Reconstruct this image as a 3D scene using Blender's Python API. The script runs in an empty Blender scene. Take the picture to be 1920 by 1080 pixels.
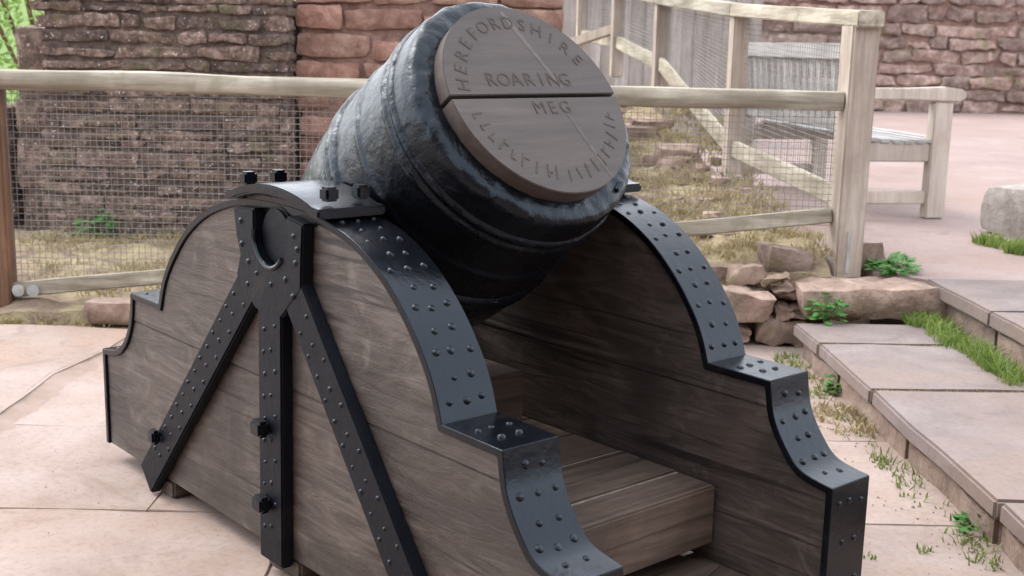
import bpy, bmesh, math, random
from mathutils import Vector, Matrix, noise
rnd = random.Random(7)
sc = bpy.context.scene

# ------------------------------------------------------------------ camera
cam_d = bpy.data.cameras.new('camera'); cam = bpy.data.objects.new('camera', cam_d)
sc.collection.objects.link(cam); sc.camera = cam
cam.location = (2.25228, -1.69926, 1.17013)
cam.rotation_euler = [math.radians(a) for a in (78.6156, -1.25487, 49.38348)]
cam_d.sensor_width = 36; cam_d.lens = 42.589
cam_d.clip_start = .05; cam_d.clip_end = 500
cam_d.dof.use_dof = True; cam_d.dof.focus_distance = 2.75; cam_d.dof.aperture_fstop = 7.0

# ------------------------------------------------------------------ light
SUN_AZ = Vector((-.93, -.36, 0)).normalized(); SUN_EL = math.radians(50)
world = bpy.data.worlds.new('World'); sc.world = world; world.use_nodes = True
nt = world.node_tree; nt.nodes.clear()
sky = nt.nodes.new('ShaderNodeTexSky'); sky.sky_type = 'NISHITA'; sky.sun_disc = False
sky.sun_elevation = SUN_EL; sky.sun_rotation = math.atan2(SUN_AZ.x, SUN_AZ.y)
sky.air_density = 1.0; sky.dust_density = 3.0; sky.ozone_density = 1.0
hs = nt.nodes.new('ShaderNodeHueSaturation'); hs.inputs['Saturation'].default_value = .4
bg = nt.nodes.new('ShaderNodeBackground'); bg.inputs[1].default_value = .15
wo = nt.nodes.new('ShaderNodeOutputWorld')
mx = nt.nodes.new('ShaderNodeMix'); mx.data_type = 'RGBA'; mx.inputs['Factor'].default_value = .62      # even high cloud over the blue
mx.inputs['B'].default_value = (5.85, 6.05, 6.5, 1)
nt.links.new(sky.outputs[0], hs.inputs['Color']); nt.links.new(hs.outputs[0], mx.inputs['A']); nt.links.new(mx.outputs['Result'], bg.inputs[0]); nt.links.new(bg.outputs[0], wo.inputs[0])
sun_d = bpy.data.lights.new('sun', 'SUN'); sun_d.energy = .6; sun_d.angle = math.radians(28); sun_d.color = (1, .96, .9)
sun = bpy.data.objects.new('sun', sun_d); sc.collection.objects.link(sun)
to_sun = SUN_AZ * math.cos(SUN_EL) + Vector((0, 0, math.sin(SUN_EL)))
sun.rotation_euler = to_sun.to_track_quat('Z', 'Y').to_euler(); sun.location = (-4, -2, 8)
sc.view_settings.view_transform = 'Standard'; sc.view_settings.look = 'None'
sc.view_settings.exposure = 1.8; sc.view_settings.gamma = 1

# ------------------------------------------------------------------ helpers
COL = sc.collection
def tag(o, label=None, cat=None, group=None, kind=None):
    if label: o['label'] = label
    if cat: o['category'] = cat
    if group: o['group'] = group
    if kind: o['kind'] = kind
    return o
def link(o, parent=None):
    COL.objects.link(o)
    if parent: o.parent = parent
    return o
ORG = {}
def org(o):
    return ORG.get(o.name, Vector((0, 0, 0))) if o else Vector((0, 0, 0))
def thing(name, loc, label, cat, group=None, kind=None):
    o = bpy.data.objects.new(name, None); o.empty_display_size = .1
    link(o); o.location = loc; ORG[o.name] = Vector(loc)
    return tag(o, label, cat, group, kind)
def build(name, V, F, mat, parent=None, origin=None, smooth=True, bevel=0, bseg=2, kind=None, sub=0):
    """one mesh object; V in world space"""
    L = org(parent) if parent else Vector(origin or (0, 0, 0))
    bm = bmesh.new(); vs = [bm.verts.new(Vector(v) - L) for v in V]
    for f in F:
        try: bm.faces.new([vs[i] for i in f])
        except ValueError: pass
    bmesh.ops.recalc_face_normals(bm, faces=bm.faces)
    if bevel:
        es = [e for e in bm.edges if len(e.link_faces) == 2 and e.calc_face_angle(0) > .5]
        bmesh.ops.bevel(bm, geom=es, offset=bevel, segments=bseg, affect='EDGES', clamp_overlap=True)
    return finish(name, bm, mat, parent, L, smooth, kind)
def finish(name, bm, mat, parent=None, L=Vector(), smooth=True, kind=None):
    me = bpy.data.meshes.new(name); bm.to_mesh(me); bm.free()
    if smooth:
        me.polygons.foreach_set('use_smooth', [True] * len(me.polygons))
        try: me.set_sharp_from_angle(angle=math.radians(38))
        except Exception: pass
    if mat: me.materials.append(mat)
    o = bpy.data.objects.new(name, me); link(o, parent)
    if not parent: o.location = L
    ORG[o.name] = Vector(L)
    if kind: o['kind'] = kind
    return o
def boxV(c, ax, ay, az, sx, sy, sz):
    c = Vector(c); V = []
    for i in (-.5, .5):
        for j in (-.5, .5):
            for k in (-.5, .5): V.append(c + ax * (i * sx) + ay * (j * sy) + az * (k * sz))
    return V, [(0, 1, 3, 2), (4, 6, 7, 5), (0, 4, 5, 1), (2, 3, 7, 6), (0, 2, 6, 4), (1, 5, 7, 3)]
X, Y, Z = Vector((1, 0, 0)), Vector((0, 1, 0)), Vector((0, 0, 1))
def box(name, c, s, mat, parent=None, ax=X, ay=Y, az=Z, bevel=.006, origin=None, kind=None, bseg=2):
    V, F = boxV(c, ax, ay, az, *s)
    return build(name, V, F, mat, parent, origin, True, bevel, bseg, kind)
def beam(name, a, b, w, h, mat, parent=None, bevel=.006, up=Z, origin=None, wob=0, seg=1):
    """bar from a to b, width w (sideways) and height h"""
    a, b = Vector(a), Vector(b); d = (b - a).normalized(); s = d.cross(up).normalized(); u = s.cross(d)
    V = []; F = []
    for i in range(seg + 1):
        c = a.lerp(b, i / seg)
        if wob: c = c + u * noise.noise(c * 2.3) * wob + s * noise.noise(c * 2.1 + Vector((5, 0, 0))) * wob
        k = 1 + (noise.noise(c * 4) * wob * 4 if wob else 0)
        V += [c + s * x * w * .5 * k + u * y * h * .5 * k for x, y in ((-1, -1), (1, -1), (1, 1), (-1, 1))]
    for i in range(seg):
        for j in range(4):
            F.append((i * 4 + j, i * 4 + (j + 1) % 4, i * 4 + 4 + (j + 1) % 4, i * 4 + 4 + j))
    F += [(0, 3, 2, 1), tuple(seg * 4 + j for j in range(4))]
    return build(name, V, F, mat, parent, origin, True, bevel)
def smooth_path(P, n=6):
    out = []
    for i in range(len(P) - 1):
        p0 = Vector(P[max(i - 1, 0)]); p1 = Vector(P[i]); p2 = Vector(P[i + 1]); p3 = Vector(P[min(i + 2, len(P) - 1)])
        for k in range(n):
            t = k / n
            out.append(.5 * ((2 * p1) + (p2 - p0) * t + (2 * p0 - 5 * p1 + 4 * p2 - p3) * t * t + (3 * p1 - p0 - 3 * p2 + p3) * t ** 3))
    out.append(Vector(P[-1])); return out
def extrude_xz(name, poly, y0, y1, mat, parent, bevel=.004, bseg=2):
    """poly = [(x,z)], extruded from y0 to y1"""
    n = len(poly); V = [Vector((x, y0, z)) for x, z in poly] + [Vector((x, y1, z)) for x, z in poly]
    F = [tuple(range(n)), tuple(range(2 * n - 1, n - 1, -1))] + [(i, (i + 1) % n, n + (i + 1) % n, n + i) for i in range(n)]
    L = org(parent)
    bm = bmesh.new(); vs = [bm.verts.new(v - L) for v in V]
    for f in F: bm.faces.new([vs[i] for i in f])
    bmesh.ops.recalc_face_normals(bm, faces=bm.faces)
    if bevel:
        es = [e for e in bm.edges if e.calc_face_angle(0) > .6]
        bmesh.ops.bevel(bm, geom=es, offset=bevel, segments=bseg, affect='EDGES', clamp_overlap=True)
    bmesh.ops.triangulate(bm, faces=[f for f in bm.faces if len(f.verts) > 4], ngon_method='EAR_CLIP')
    return finish(name, bm, mat, parent, L)

# ------------------------------------------------------------------ materials
def nm(name):
    m = bpy.data.materials.new(name); m.use_nodes = True; t = m.node_tree
    return m, t, t.nodes['Principled BSDF'], t.links
def coords(t, scale=(1, 1, 1), rot=(0, 0, 0)):
    tc = t.nodes.new('ShaderNodeTexCoord'); mp = t.nodes.new('ShaderNodeMapping')
    mp.inputs['Scale'].default_value = scale; mp.inputs['Rotation'].default_value = rot
    t.links.new(tc.outputs['Object'], mp.inputs[0]); return mp.outputs[0]
def noi(t, vec, scale, detail=6, rough=.6, dist=0):
    n = t.nodes.new('ShaderNodeTexNoise'); n.inputs['Scale'].default_value = scale; n.inputs['Detail'].default_value = detail
    n.inputs['Roughness'].default_value = rough; n.inputs['Distortion'].default_value = dist
    if vec is not None: t.links.new(vec, n.inputs['Vector'])
    return n.outputs['Fac']
def ramp(t, fac, stops):
    r = t.nodes.new('ShaderNodeValToRGB'); el = r.color_ramp.elements
    while len(el) < len(stops): el.new(.5)
    for e, (p, c) in zip(el, stops):
        e.position = p; e.color = (*c, 1) if len(c) == 3 else c
    t.links.new(fac, r.inputs[0]); return r.outputs[0]
def mix(t, fac, a, b, mode='MIX'):
    m = t.nodes.new('ShaderNodeMix'); m.data_type = 'RGBA'; m.blend_type = mode
    for s, v in ((m.inputs['Factor'], fac), (m.inputs['A'], a), (m.inputs['B'], b)):
        if isinstance(v, (int, float)): s.default_value = v
        elif isinstance(v, tuple): s.default_value = (*v, 1)
        else: t.links.new(v, s)
    return m.outputs['Result']
def bump(t, p, h, strength, dist=.01, prev=None):
    b = t.nodes.new('ShaderNodeBump'); b.inputs['Strength'].default_value = strength; b.inputs['Distance'].default_value = dist
    t.links.new(h, b.inputs['Height'])
    if prev is not None: t.links.new(prev, b.inputs['Normal'])
    t.links.new(b.outputs[0], p.inputs['Normal']); return b.outputs[0]
def g(v): return (v, v, v)
def orand(t, amt):
    oi = t.nodes.new('ShaderNodeObjectInfo'); m = t.nodes.new('ShaderNodeMapRange')
    m.inputs['To Min'].default_value = 1 - amt; m.inputs['To Max'].default_value = 1 + amt
    t.links.new(oi.outputs['Random'], m.inputs[0])
    c = t.nodes.new('ShaderNodeCombineColor')
    for i in range(3): t.links.new(m.outputs[0], c.inputs[i])
    return c.outputs[0], oi.outputs['Random']

def stone_mat(name, dark, mid, light, scale=9, amt=.3, lichen=None, lich_amt=.66, rough=.9, bstr=.8, bd=.02, tint=None, dust=None):
    m, t, p, l = nm(name); v = coords(t)
    f = noi(t, v, scale, 8, .65, .3)
    c = ramp(t, f, [(.28, dark), (.5, mid), (.72, light)])
    oc, orv = orand(t, amt); c = mix(t, 1.0, c, oc, 'MULTIPLY')
    if tint:
        tr = ramp(t, orv, [(.0, (1, 1, 1)), (.5, tint), (1, (1, 1, 1))]); c = mix(t, .8, c, tr, 'MULTIPLY')
    if lichen:
        f2 = noi(t, v, scale * 3.2, 4, .55); k = ramp(t, f2, [(lich_amt, g(0)), (lich_amt + .05, g(1))]); c = mix(t, k, c, lichen)
        f3 = noi(t, v, scale * .35, 3, .5); k = ramp(t, f3, [(.55, g(0)), (.7, g(.55))]); c = mix(t, k, c, (.13, .12, .05))
    if dust:
        fd = noi(t, v, 1.1, 7, .62, .5); c = mix(t, ramp(t, fd, [(.46, g(0)), (.62, g(.75))]), c, dust)
        fg = noi(t, v, 55, 5, .75); c = mix(t, .6, c, ramp(t, fg, [(.28, g(.62)), (.5, g(1)), (.75, g(1.1))]), 'MULTIPLY')
        fk = noi(t, v, 4.5, 6, .7, 1); c = mix(t, ramp(t, fk, [(.56, g(0)), (.70, g(.5))]), c, tuple(x * .6 for x in dust))
    l.new(c, p.inputs['Base Color']); p.inputs['Roughness'].default_value = rough
    b1 = bump(t, p, noi(t, v, scale * 1.6, 6, .6), bstr, bd); bump(t, p, noi(t, v, scale * 9, 5, .7), bstr * .7, bd * .3, b1)
    return m
def wood_mat(name, dark, mid, light, axis='x', freq=26, rough=.75, algae=None, algae_at=.55, bstr=.35, amt=.15, swirl=1.2, pale=None, splits=False):
    m, t, p, l = nm(name)
    k = {'x': (.07, 1, 1), 'y': (1, .07, 1), 'z': (1, 1, .07)}.get(axis, (.07, 1, 1))
    v0 = coords(t)
    if isinstance(axis, float):
        v = coords(t, (14, 1, 1), (0, 0, axis)); v.node.vector_type = 'TEXTURE'
    else: v = coords(t, k)
    if axis == 'x' and swirl > 1:
        v = coords(t, (.13, 1, 1))
    f = noi(t, v, freq, 9, .68, swirl)
    big = noi(t, v0, 3.2, 4, .6, .4)
    c = ramp(t, f, [(.3, dark), (.5, mid), (.7, light)])
    c = mix(t, ramp(t, big, [(.35, g(.62)), (.65, g(0))]), c, dark)
    if pale:
        fp = noi(t, v0, 6.5, 6, .7, 1.5); c = mix(t, ramp(t, fp, [(.54, g(0)), (.72, g(.6))]), c, pale)
    if splits:
        ks = {'x': (.035, 1, 1), 'y': (1, .035, 1), 'z': (1, 1, .035)}[axis]
        fs = noi(t, coords(t, ks), 38, 3, .5, .6); c = mix(t, ramp(t, fs, [(.60, g(0)), (.66, g(.85))]), c, tuple(x * .45 for x in dark))
        ff = noi(t, coords(t, tuple(1 if x == 1 else .05 for x in k)), 150, 4, .7, .2); c = mix(t, .55, c, ramp(t, ff, [(.3, g(.45)), (.7, g(1.0))]), 'MULTIPLY')
        fr = noi(t, v0, 2.6, 4, .6, .5); c = mix(t, ramp(t, fr, [(.52, g(0)), (.66, g(.22))]), c, tuple(a * b for a, b in zip(mid, (1.15, .86, .72))))
        fb = noi(t, v0, 1.7, 5, .65, .8); c = mix(t, ramp(t, fb, [(.47, g(0)), (.60, g(.72))]), c, tuple(x * .8 for x in dark))
    oc, _ = orand(t, amt); c = mix(t, 1.0, c, oc, 'MULTIPLY')
    if algae:
        fa = noi(t, v0, 5, 5, .6, .4); c = mix(t, ramp(t, fa, [(algae_at, g(0)), (algae_at + .14, g(.8))]), c, algae)
    l.new(c, p.inputs['Base Color']); p.inputs['Roughness'].default_value = rough
    b1 = bump(t, p, f, bstr, .006); bump(t, p, noi(t, v0, 160, 3, .6), bstr * .5, .002, b1)
    return m
def iron_mat(name, col, rough, lump, lump_s, pit=0, spec=.5, dirt=.5):
    m, t, p, l = nm(name); v = coords(t)
    f = noi(t, v, 14, 6, .6)
    c = ramp(t, f, [(.3, tuple(x * .7 for x in col)), (.7, tuple(x * 1.35 for x in col))])
    fd = noi(t, v, 6, 7, .7, .6); kd = ramp(t, fd, [(.56, g(0)), (.74, g(dirt))]); c = mix(t, kd, c, (.024, .020, .018))
    l.new(c, p.inputs['Base Color']); p.inputs['Specular IOR Level'].default_value = spec; p.inputs['Specular Tint'].default_value = (.72, .86, 1, 1)
    r = t.nodes.new('ShaderNodeMapRange'); r.inputs['To Min'].default_value = rough - .09; r.inputs['To Max'].default_value = rough + .17
    l.new(noi(t, v, 22, 5, .6), r.inputs[0]); l.new(r.outputs[0], p.inputs['Roughness'])
    b1 = bump(t, p, noi(t, v, lump_s, 5, .55), lump, .01)
    if pit: b1 = bump(t, p, noi(t, v, lump_s * 2.6, 4, .6), pit, .008, b1)
    return m

M = {}
M['iron'] = iron_mat('painted_iron', (.0035, .0038, .0058), .19, .06, 30, .09, spec=.36)
M['satin'] = iron_mat('old_satin_iron', (.0032, .0036, .0062), .42, .10, 30, .12, spec=.22)
M['cast'] = iron_mat('pitted_cast_iron', (.0028, .0031, .0048), .26, .40, 15, .36, spec=.34, dirt=.08)
M['castface'] = M['cast']
M['oak'] = wood_mat('dark_oak', (.030, .0225, .019), (.084, .066, .057), (.165, .135, .119), 'x', 24, .52, bstr=.5, swirl=1.7, pale=(.18, .15, .132), splits=True)
M['oak_y'] = wood_mat('dark_oak_floor', (.055, .039, .030), (.118, .087, .069), (.20, .155, .126), 'y', 26, .55, bstr=.4, splits=True)
M['core'] = wood_mat('joint_shadow_oak', (.03, .022, .018), (.05, .038, .03), (.07, .055, .045), 'x', 20)
M['plug'] = wood_mat('weathered_plug_oak', (.044, .033, .028), (.070, .054, .047), (.095, .076, .067), 'y', 30, .6, bstr=.25, swirl=.4, amt=.06)
M['plug_side'] = M['plug']
M['paledust'] = stone_mat('pale_joint_dust', (.16, .125, .10), (.23, .18, .145), (.3, .24, .2), 40, 0, None, bstr=.3)
M['carve'] = wood_mat('carved_letter_wood', (.048, .037, .032), (.064, .050, .044), (.082, .066, .058), 'y', 40, .85, bstr=.1, amt=.05)
M['worn'] = wood_mat('worn_carving', (.048, .037, .032), (.064, .050, .044), (.082, .066, .058), 'y', 40, .8, bstr=.1, amt=.15)
M['streak'] = wood_mat('pale_streak', (.08, .066, .06), (.12, .104, .097), (.16, .142, .133), 'z', 30, .8, bstr=.1)
M['fence'] = wood_mat('weathered_timber', (.26, .205, .165), (.42, .355, .295), (.58, .52, .445), 'z', 30, .85, algae=(.22, .21, .11), algae_at=.6, swirl=.5)
def rail_mat(name, ang): return wood_mat(name, (.17, .14, .10), (.40, .36, .285), (.60, .56, .46), ang, 30, .85, algae=(.20, .19, .105), algae_at=.56, swirl=.3, bstr=.5)
M['rail'] = rail_mat('weathered_rail', math.atan2(.762, .648)); M['rail_d'] = rail_mat('weathered_climbing_rail', math.atan2(.516, -.857))
M['brownpost'] = wood_mat('brown_post', (.07, .035, .02), (.15, .075, .04), (.22, .12, .07), 'z', 30, .8, swirl=.5)
M['bench'] = wood_mat('silvered_bench_wood', (.36, .30, .25), (.52, .45, .39), (.66, .60, .53), 'z', 30, .8, swirl=.5)
M['slat'] = wood_mat('silver_grey_slat', (.26, .25, .24), (.40, .385, .37), (.53, .51, .49), math.atan2(.516, -.857), 26, .7, swirl=.5)
M['board'] = wood_mat('pale_grey_boards', (.22, .185, .165), (.34, .30, .275), (.46, .415, .385), 'z', 22, .85, algae=(.25, .24, .19), swirl=.6)
M['wire'] = iron_mat('dull_wire', (.20, .185, .17), .55, .05, 40, dirt=0)
M['bolt'] = iron_mat('galvanised_disc', (.35, .35, .34), .5, .1, 40, dirt=0)
M['darkstone'] = stone_mat('weathered_brown_sandstone', (.04, .026, .022), (.165, .112, .094), (.40, .30, .255), 19, .34, (.62, .57, .52), .63, tint=(1.05, 1, .92), bstr=1, bd=.03)
M['redstone'] = stone_mat('red_sandstone', (.15, .075, .058), (.29, .152, .118), (.43, .265, .215), 13, .2, None, tint=(.9, 1.02, .98), bstr=.6)
M['farstone'] = stone_mat('pinkish_sandstone', (.10, .064, .054), (.235, .155, .13), (.42, .31, .27), 8, .28, (.4, .35, .30), .70, tint=(.92, 1, 1.02))
M['mortar'] = stone_mat('dark_joint_mortar', (.045, .032, .027), (.115, .082, .069), (.21, .16, .135), 20, 0, bstr=1)
M['redmortar'] = stone_mat('red_joint_mortar', (.12, .07, .057), (.21, .125, .10), (.31, .21, .17), 14, 0)
M['rubble'] = stone_mat('rubble_sandstone', (.13, .085, .066), (.255, .178, .142), (.40, .30, .245), 12, .25, (.34, .33, .19), .68, tint=(.98, .98, .9))
M['slab'] = stone_mat('worn_purple_slab', (.125, .097, .089), (.178, .143, .134), (.225, .187, .176), 4, .1, None, bstr=.35, bd=.006, rough=.85, dust=(.21, .152, .122))
M['slabbase'] = stone_mat('step_riser_stone', (.14, .095, .075), (.25, .18, .145), (.34, .26, .21), 8, .15, None, bstr=.8)
M['flag'] = stone_mat('dusty_pink_flag', (.225, .165, .138), (.295, .23, .200), (.345, .278, .248), 2.6, .06, None, bstr=.3, bd=.006, rough=.95, dust=(.29, .198, .145))
M['dust'] = stone_mat('dusty_joint', (.20, .14, .11), (.27, .198, .162), (.32, .245, .21), 5, 0, None, bstr=.5, bd=.008, rough=1)
M['terrace'] = stone_mat('pink_path', (.20, .145, .13), (.25, .185, .167), (.29, .222, .203), 1.6, .05, None, bstr=.3, bd=.006, rough=.95, dust=(.25, .172, .143))
M['trough'] = stone_mat('grey_stone_block', (.17, .145, .125), (.28, .25, .225), (.38, .35, .325), 9, 0, (.45, .43, .38), .66)
def leaf_mat(name, a, b, tr=.35):
    m, t, p, l = nm(name); v = coords(t); f = noi(t, v, 18, 3); f2 = noi(t, v, 3, 2)
    c = ramp(t, f, [(.3, a), (.7, b)]); l.new(c, p.inputs['Base Color']); p.inputs['Roughness'].default_value = .6
    ts = t.nodes.new('ShaderNodeBsdfTranslucent'); l.new(c, ts.inputs[0]); ms = t.nodes.new('ShaderNodeMixShader'); ms.inputs[0].default_value = tr
    l.new(p.outputs[0], ms.inputs[1]); l.new(ts.outputs[0], ms.inputs[2]); l.new(ms.outputs[0], t.nodes['Material Output'].inputs[0]); return m
M['grass'] = leaf_mat('bright_grass', (.10, .17, .028), (.25, .33, .075))
M['weedmix'] = leaf_mat('mixed_weed_grass', (.16, .15, .06), (.20, .29, .07))
M['weed'] = leaf_mat('weed_leaf', (.04, .14, .025), (.12, .29, .06))
M['drygrass'] = leaf_mat('dry_moss_grass', (.19, .14, .065), (.45, .38, .20))
M['bush'] = leaf_mat('blurred_bush_leaf', (.10, .20, .035), (.27, .40, .11), .5)
def bank_mat():
    m, t, p, l = nm('mossy_rubble_bank'); v = coords(t)
    c = ramp(t, noi(t, v, 7, 8, .65, .4), [(.3, (.09, .065, .045)), (.45, (.25, .185, .125)), (.58, (.36, .30, .17)), (.72, (.44, .36, .26))])
    c = mix(t, ramp(t, noi(t, v, 2.6, 5, .6), [(.48, g(0)), (.62, g(.75))]), c, (.24, .165, .125))
    l.new(c, p.inputs['Base Color']); p.inputs['Roughness'].default_value = 1
    b1 = bump(t, p, noi(t, v, 22, 6, .7), 1, .03); bump(t, p, noi(t, v, 90, 4, .7), .8, .01, b1); return m
M['bank'] = bank_mat()
def lawn_mat():
    m, t, p, l = nm('lawn'); v = coords(t)
    l.new(ramp(t, noi(t, v, 3, 8, .7), [(.3, (.10, .17, .035)), (.7, (.22, .30, .09))]), p.inputs['Base Color']); p.inputs['Roughness'].default_value = 1
    bump(t, p, noi(t, v, 40, 5, .7), 1, .03); return m
M['lawn'] = lawn_mat()

# ------------------------------------------------------------------ site frame: u along the front fence, v away behind it
PL = Vector((-2.93, -.05, 0)); E1 = Vector((.648, .762, 0)).normalized(); E2 = Vector((-E1.y, E1.x, 0))
def S(u, v, z=0): return PL + E1 * u + E2 * v + Z * z
D2 = Vector((-.857, .516, 0)).normalized()
P0 = Vector((-.64, 2.643, 0))
TZ = .27; SZ = .13
EA = Vector((.776, -.63, 0)).normalized(); EB = Vector((EA.y * -1, EA.x, 0))   # step edge direction, and up the steps

# ------------------------------------------------------------------ setting: ground, terrace, paving
ground = build('ground', [(-60, -60, -.004), (60, -60, -.004), (60, 60, -.004), (-60, 60, -.004)], [(0, 1, 2, 3)], M['dust'])
tag(ground, kind='structure')
def ngrid(name, fn, nu, nv, mat, parent=None, origin=None, kind=None):
    V = [fn(i / nu, j / nv) for j in range(nv + 1) for i in range(nu + 1)]
    F = [(j * (nu + 1) + i, j * (nu + 1) + i + 1, (j + 1) * (nu + 1) + i + 1, (j + 1) * (nu + 1) + i) for j in range(nv) for i in range(nu)]
    o = build(name, V, F, mat, parent, origin, True); 
    if kind: o['kind'] = kind
    return o
def irregular_slab(name, pts, z0, z1, mat, parent, bevel=.006, jit=.006, seg=.16):
    """flat stone from a plan polygon with slightly broken edges"""
    poly = []
    n = len(pts)
    for i in range(n):
        a, b = Vector(pts[i]), Vector(pts[(i + 1) % n]); k = max(1, int((b - a).length / seg))
        d = (b - a).normalized(); nn = Vector((d.y, -d.x, 0))
        for q in range(k):
            c = a.lerp(b, q / k); poly.append(c + nn * rnd.uniform(-jit, jit) + d * (rnd.uniform(-jit, jit) if q else 0))
    n = len(poly)
    V = [Vector((c.x, c.y, z0)) for c in poly] + [Vector((c.x, c.y, z1 + rnd.uniform(-.0015, .0015))) for c in poly]
    F = [tuple(range(n - 1, -1, -1)), tuple(range(n, 2 * n))] + [(i, (i + 1) % n, n + (i + 1) % n, n + i) for i in range(n)]
    return build(name, V, F, mat, parent, None, True, bevel, 2)
# flagstones laid in bands along E1
vv = -3.9
row = 0
while vv < -.42:
    dv = rnd.uniform(.5, .78); u = -1.6 + rnd.uniform(0, .5)
    while u < 5.6:
        du = rnd.uniform(.62, 1.15); gp = rnd.uniform(.0005, .0022)
        c = S(u + du / 2, vv + dv / 2)
        on_step = (c - Vector((-.509, 2.151, 0))).dot(EB) > .05
        if not on_step and (c - cam.location).length < 9:
            z1 = rnd.uniform(.0005, .0025)
            q = [S(u + gp, vv + gp), S(u + du - gp, vv + gp), S(u + du - gp, vv + dv - gp), S(u + gp, vv + dv - gp)]
            irregular_slab('flagstone', q, -.05, z1, M['flag'], ground, .002, .004)
        u += du
    vv += dv; row += 1
# two thicker old flags in front of the left fence post, standing a little proud
q = [(-1.30, -.70), (-1.6, -.43), (-1.83, -.25), (-2.03, .02), (-2.28, .26), (-2.75, -.2), (-2.6, -1.2), (-2.0, -1.6)]
irregular_slab('raised_flagstone', [Vector((a, b, 0)) for a, b in q], -.04, .020, M['flag'], ground, .006, .004, .1)
RAISED = [Vector((a, b, 0)) for a, b in q[:5]]

# terrace (upper path) as one sheet with a hidden foot
A0 = Vector((-.295, 2.733, 0)); 
def onA(s, d=0): return A0 + EA * s + EB * d
tv = [P0 + Vector((.10, .08, TZ - .004)), onA(.0, .04) + Z * (TZ - .004), onA(9, .04) + Z * (TZ - .004), onA(9, 40) + Z * (TZ - .004), S(-10, 40, TZ - .004), P0 + D2 * 9 + Z * (TZ - .004) + E1 * .05]
terr = build('terrace', [v for v in tv] + [Vector((v.x, v.y, -.02)) for v in tv], [(0, 1, 2, 3, 4, 5), (0, 1, 7, 6), (1, 2, 8, 7), (5, 0, 6, 11)], M['terrace'], smooth=False)
tag(terr, kind='structure')
# upper row of edge slabs
step_u = thing('upper_step', onA(0), None, None, kind='structure')
s = -.02
for L_ in (.62, .8, .7, .9, .8, 1.0):
    q = [onA(s + .004, 0), onA(s + L_ - .004, 0), onA(s + L_ - .004, .62), onA(s + .004, .62)]
    irregular_slab('step_slab', q, TZ - .055, TZ + .004, M['slab'], step_u, .008, .006)
    q = [onA(s + .03, .03), onA(s + L_ - .002, .03), onA(s + L_ - .002, .3), onA(s + .03, .3)]
    irregular_slab('riser_stone', q, SZ - .05, TZ - .058, M['slabbase'], step_u, .01, .01)
    s += L_
# lower row of step slabs
B0 = Vector((-.509, 2.151, 0))
def onB(s, d=0): return B0 + EA * s + EB * d
step_l = thing('lower_step', onB(0), None, None, kind='structure')
s = 0
for L_ in (.33, .60, .95, .85, .9, .9):
    q = [onB(s + .005, 0), onB(s + L_ - .005, 0), onB(s + L_ - .005, .545), onB(s + .005, .545)]
    irregular_slab('step_slab', q, SZ - .052, SZ, M['slab'], step_l, .008, .007)
    s += L_
s = .02
for L_ in (.5, .7, .62, .8, .7, .9):
    q = [onB(s + .004, .022), onB(s + L_ - .004, .022), onB(s + L_ - .004, .5), onB(s + .004, .5)]
    irregular_slab('riser_stone', q, -.03, SZ - .055, M['slabbase'], step_l, .012, .012, .12)
    s += L_

# bank inside the fence
def bank_z(u, v):
    t = min(max((u - 1.0) / 2.5, 0), 1); t = t * t * (3 - 2 * t)
    left = .05 + .02 * v
    vs = [(-.4, .20), (0, .33), (1.4, .52), (2.8, .90), (4.2, 1.06), (9, 1.1)]
    r = vs[-1][1]
    for (a, x), (b, y) in zip(vs, vs[1:]):
        if v <= b: r = x + (y - x) * max(0, (v - a)) / (b - a); break
    z = left * (1 - t) + r * t
    p = Vector((u, v, 0)); return z + noise.noise(p * 2.2) * .045 + noise.noise(p * 6) * .03 + noise.noise(p * 17) * .012
def bank_fn(a, b):
    v = -.16 + 6.2 * b ** 1.4; u = -1.6 + (3.5 - .115 * 1.4 * max(v, 0) / 1.0 * 1.0 + 1.55) * a
    e = 1 if b > 0 else 0
    return S(u, v - (0 if e else .02), bank_z(u, v) if e else -.02)
bank = ngrid('grass_bank', bank_fn, 110, 110, M['bank']); tag(bank, kind='structure')

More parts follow.
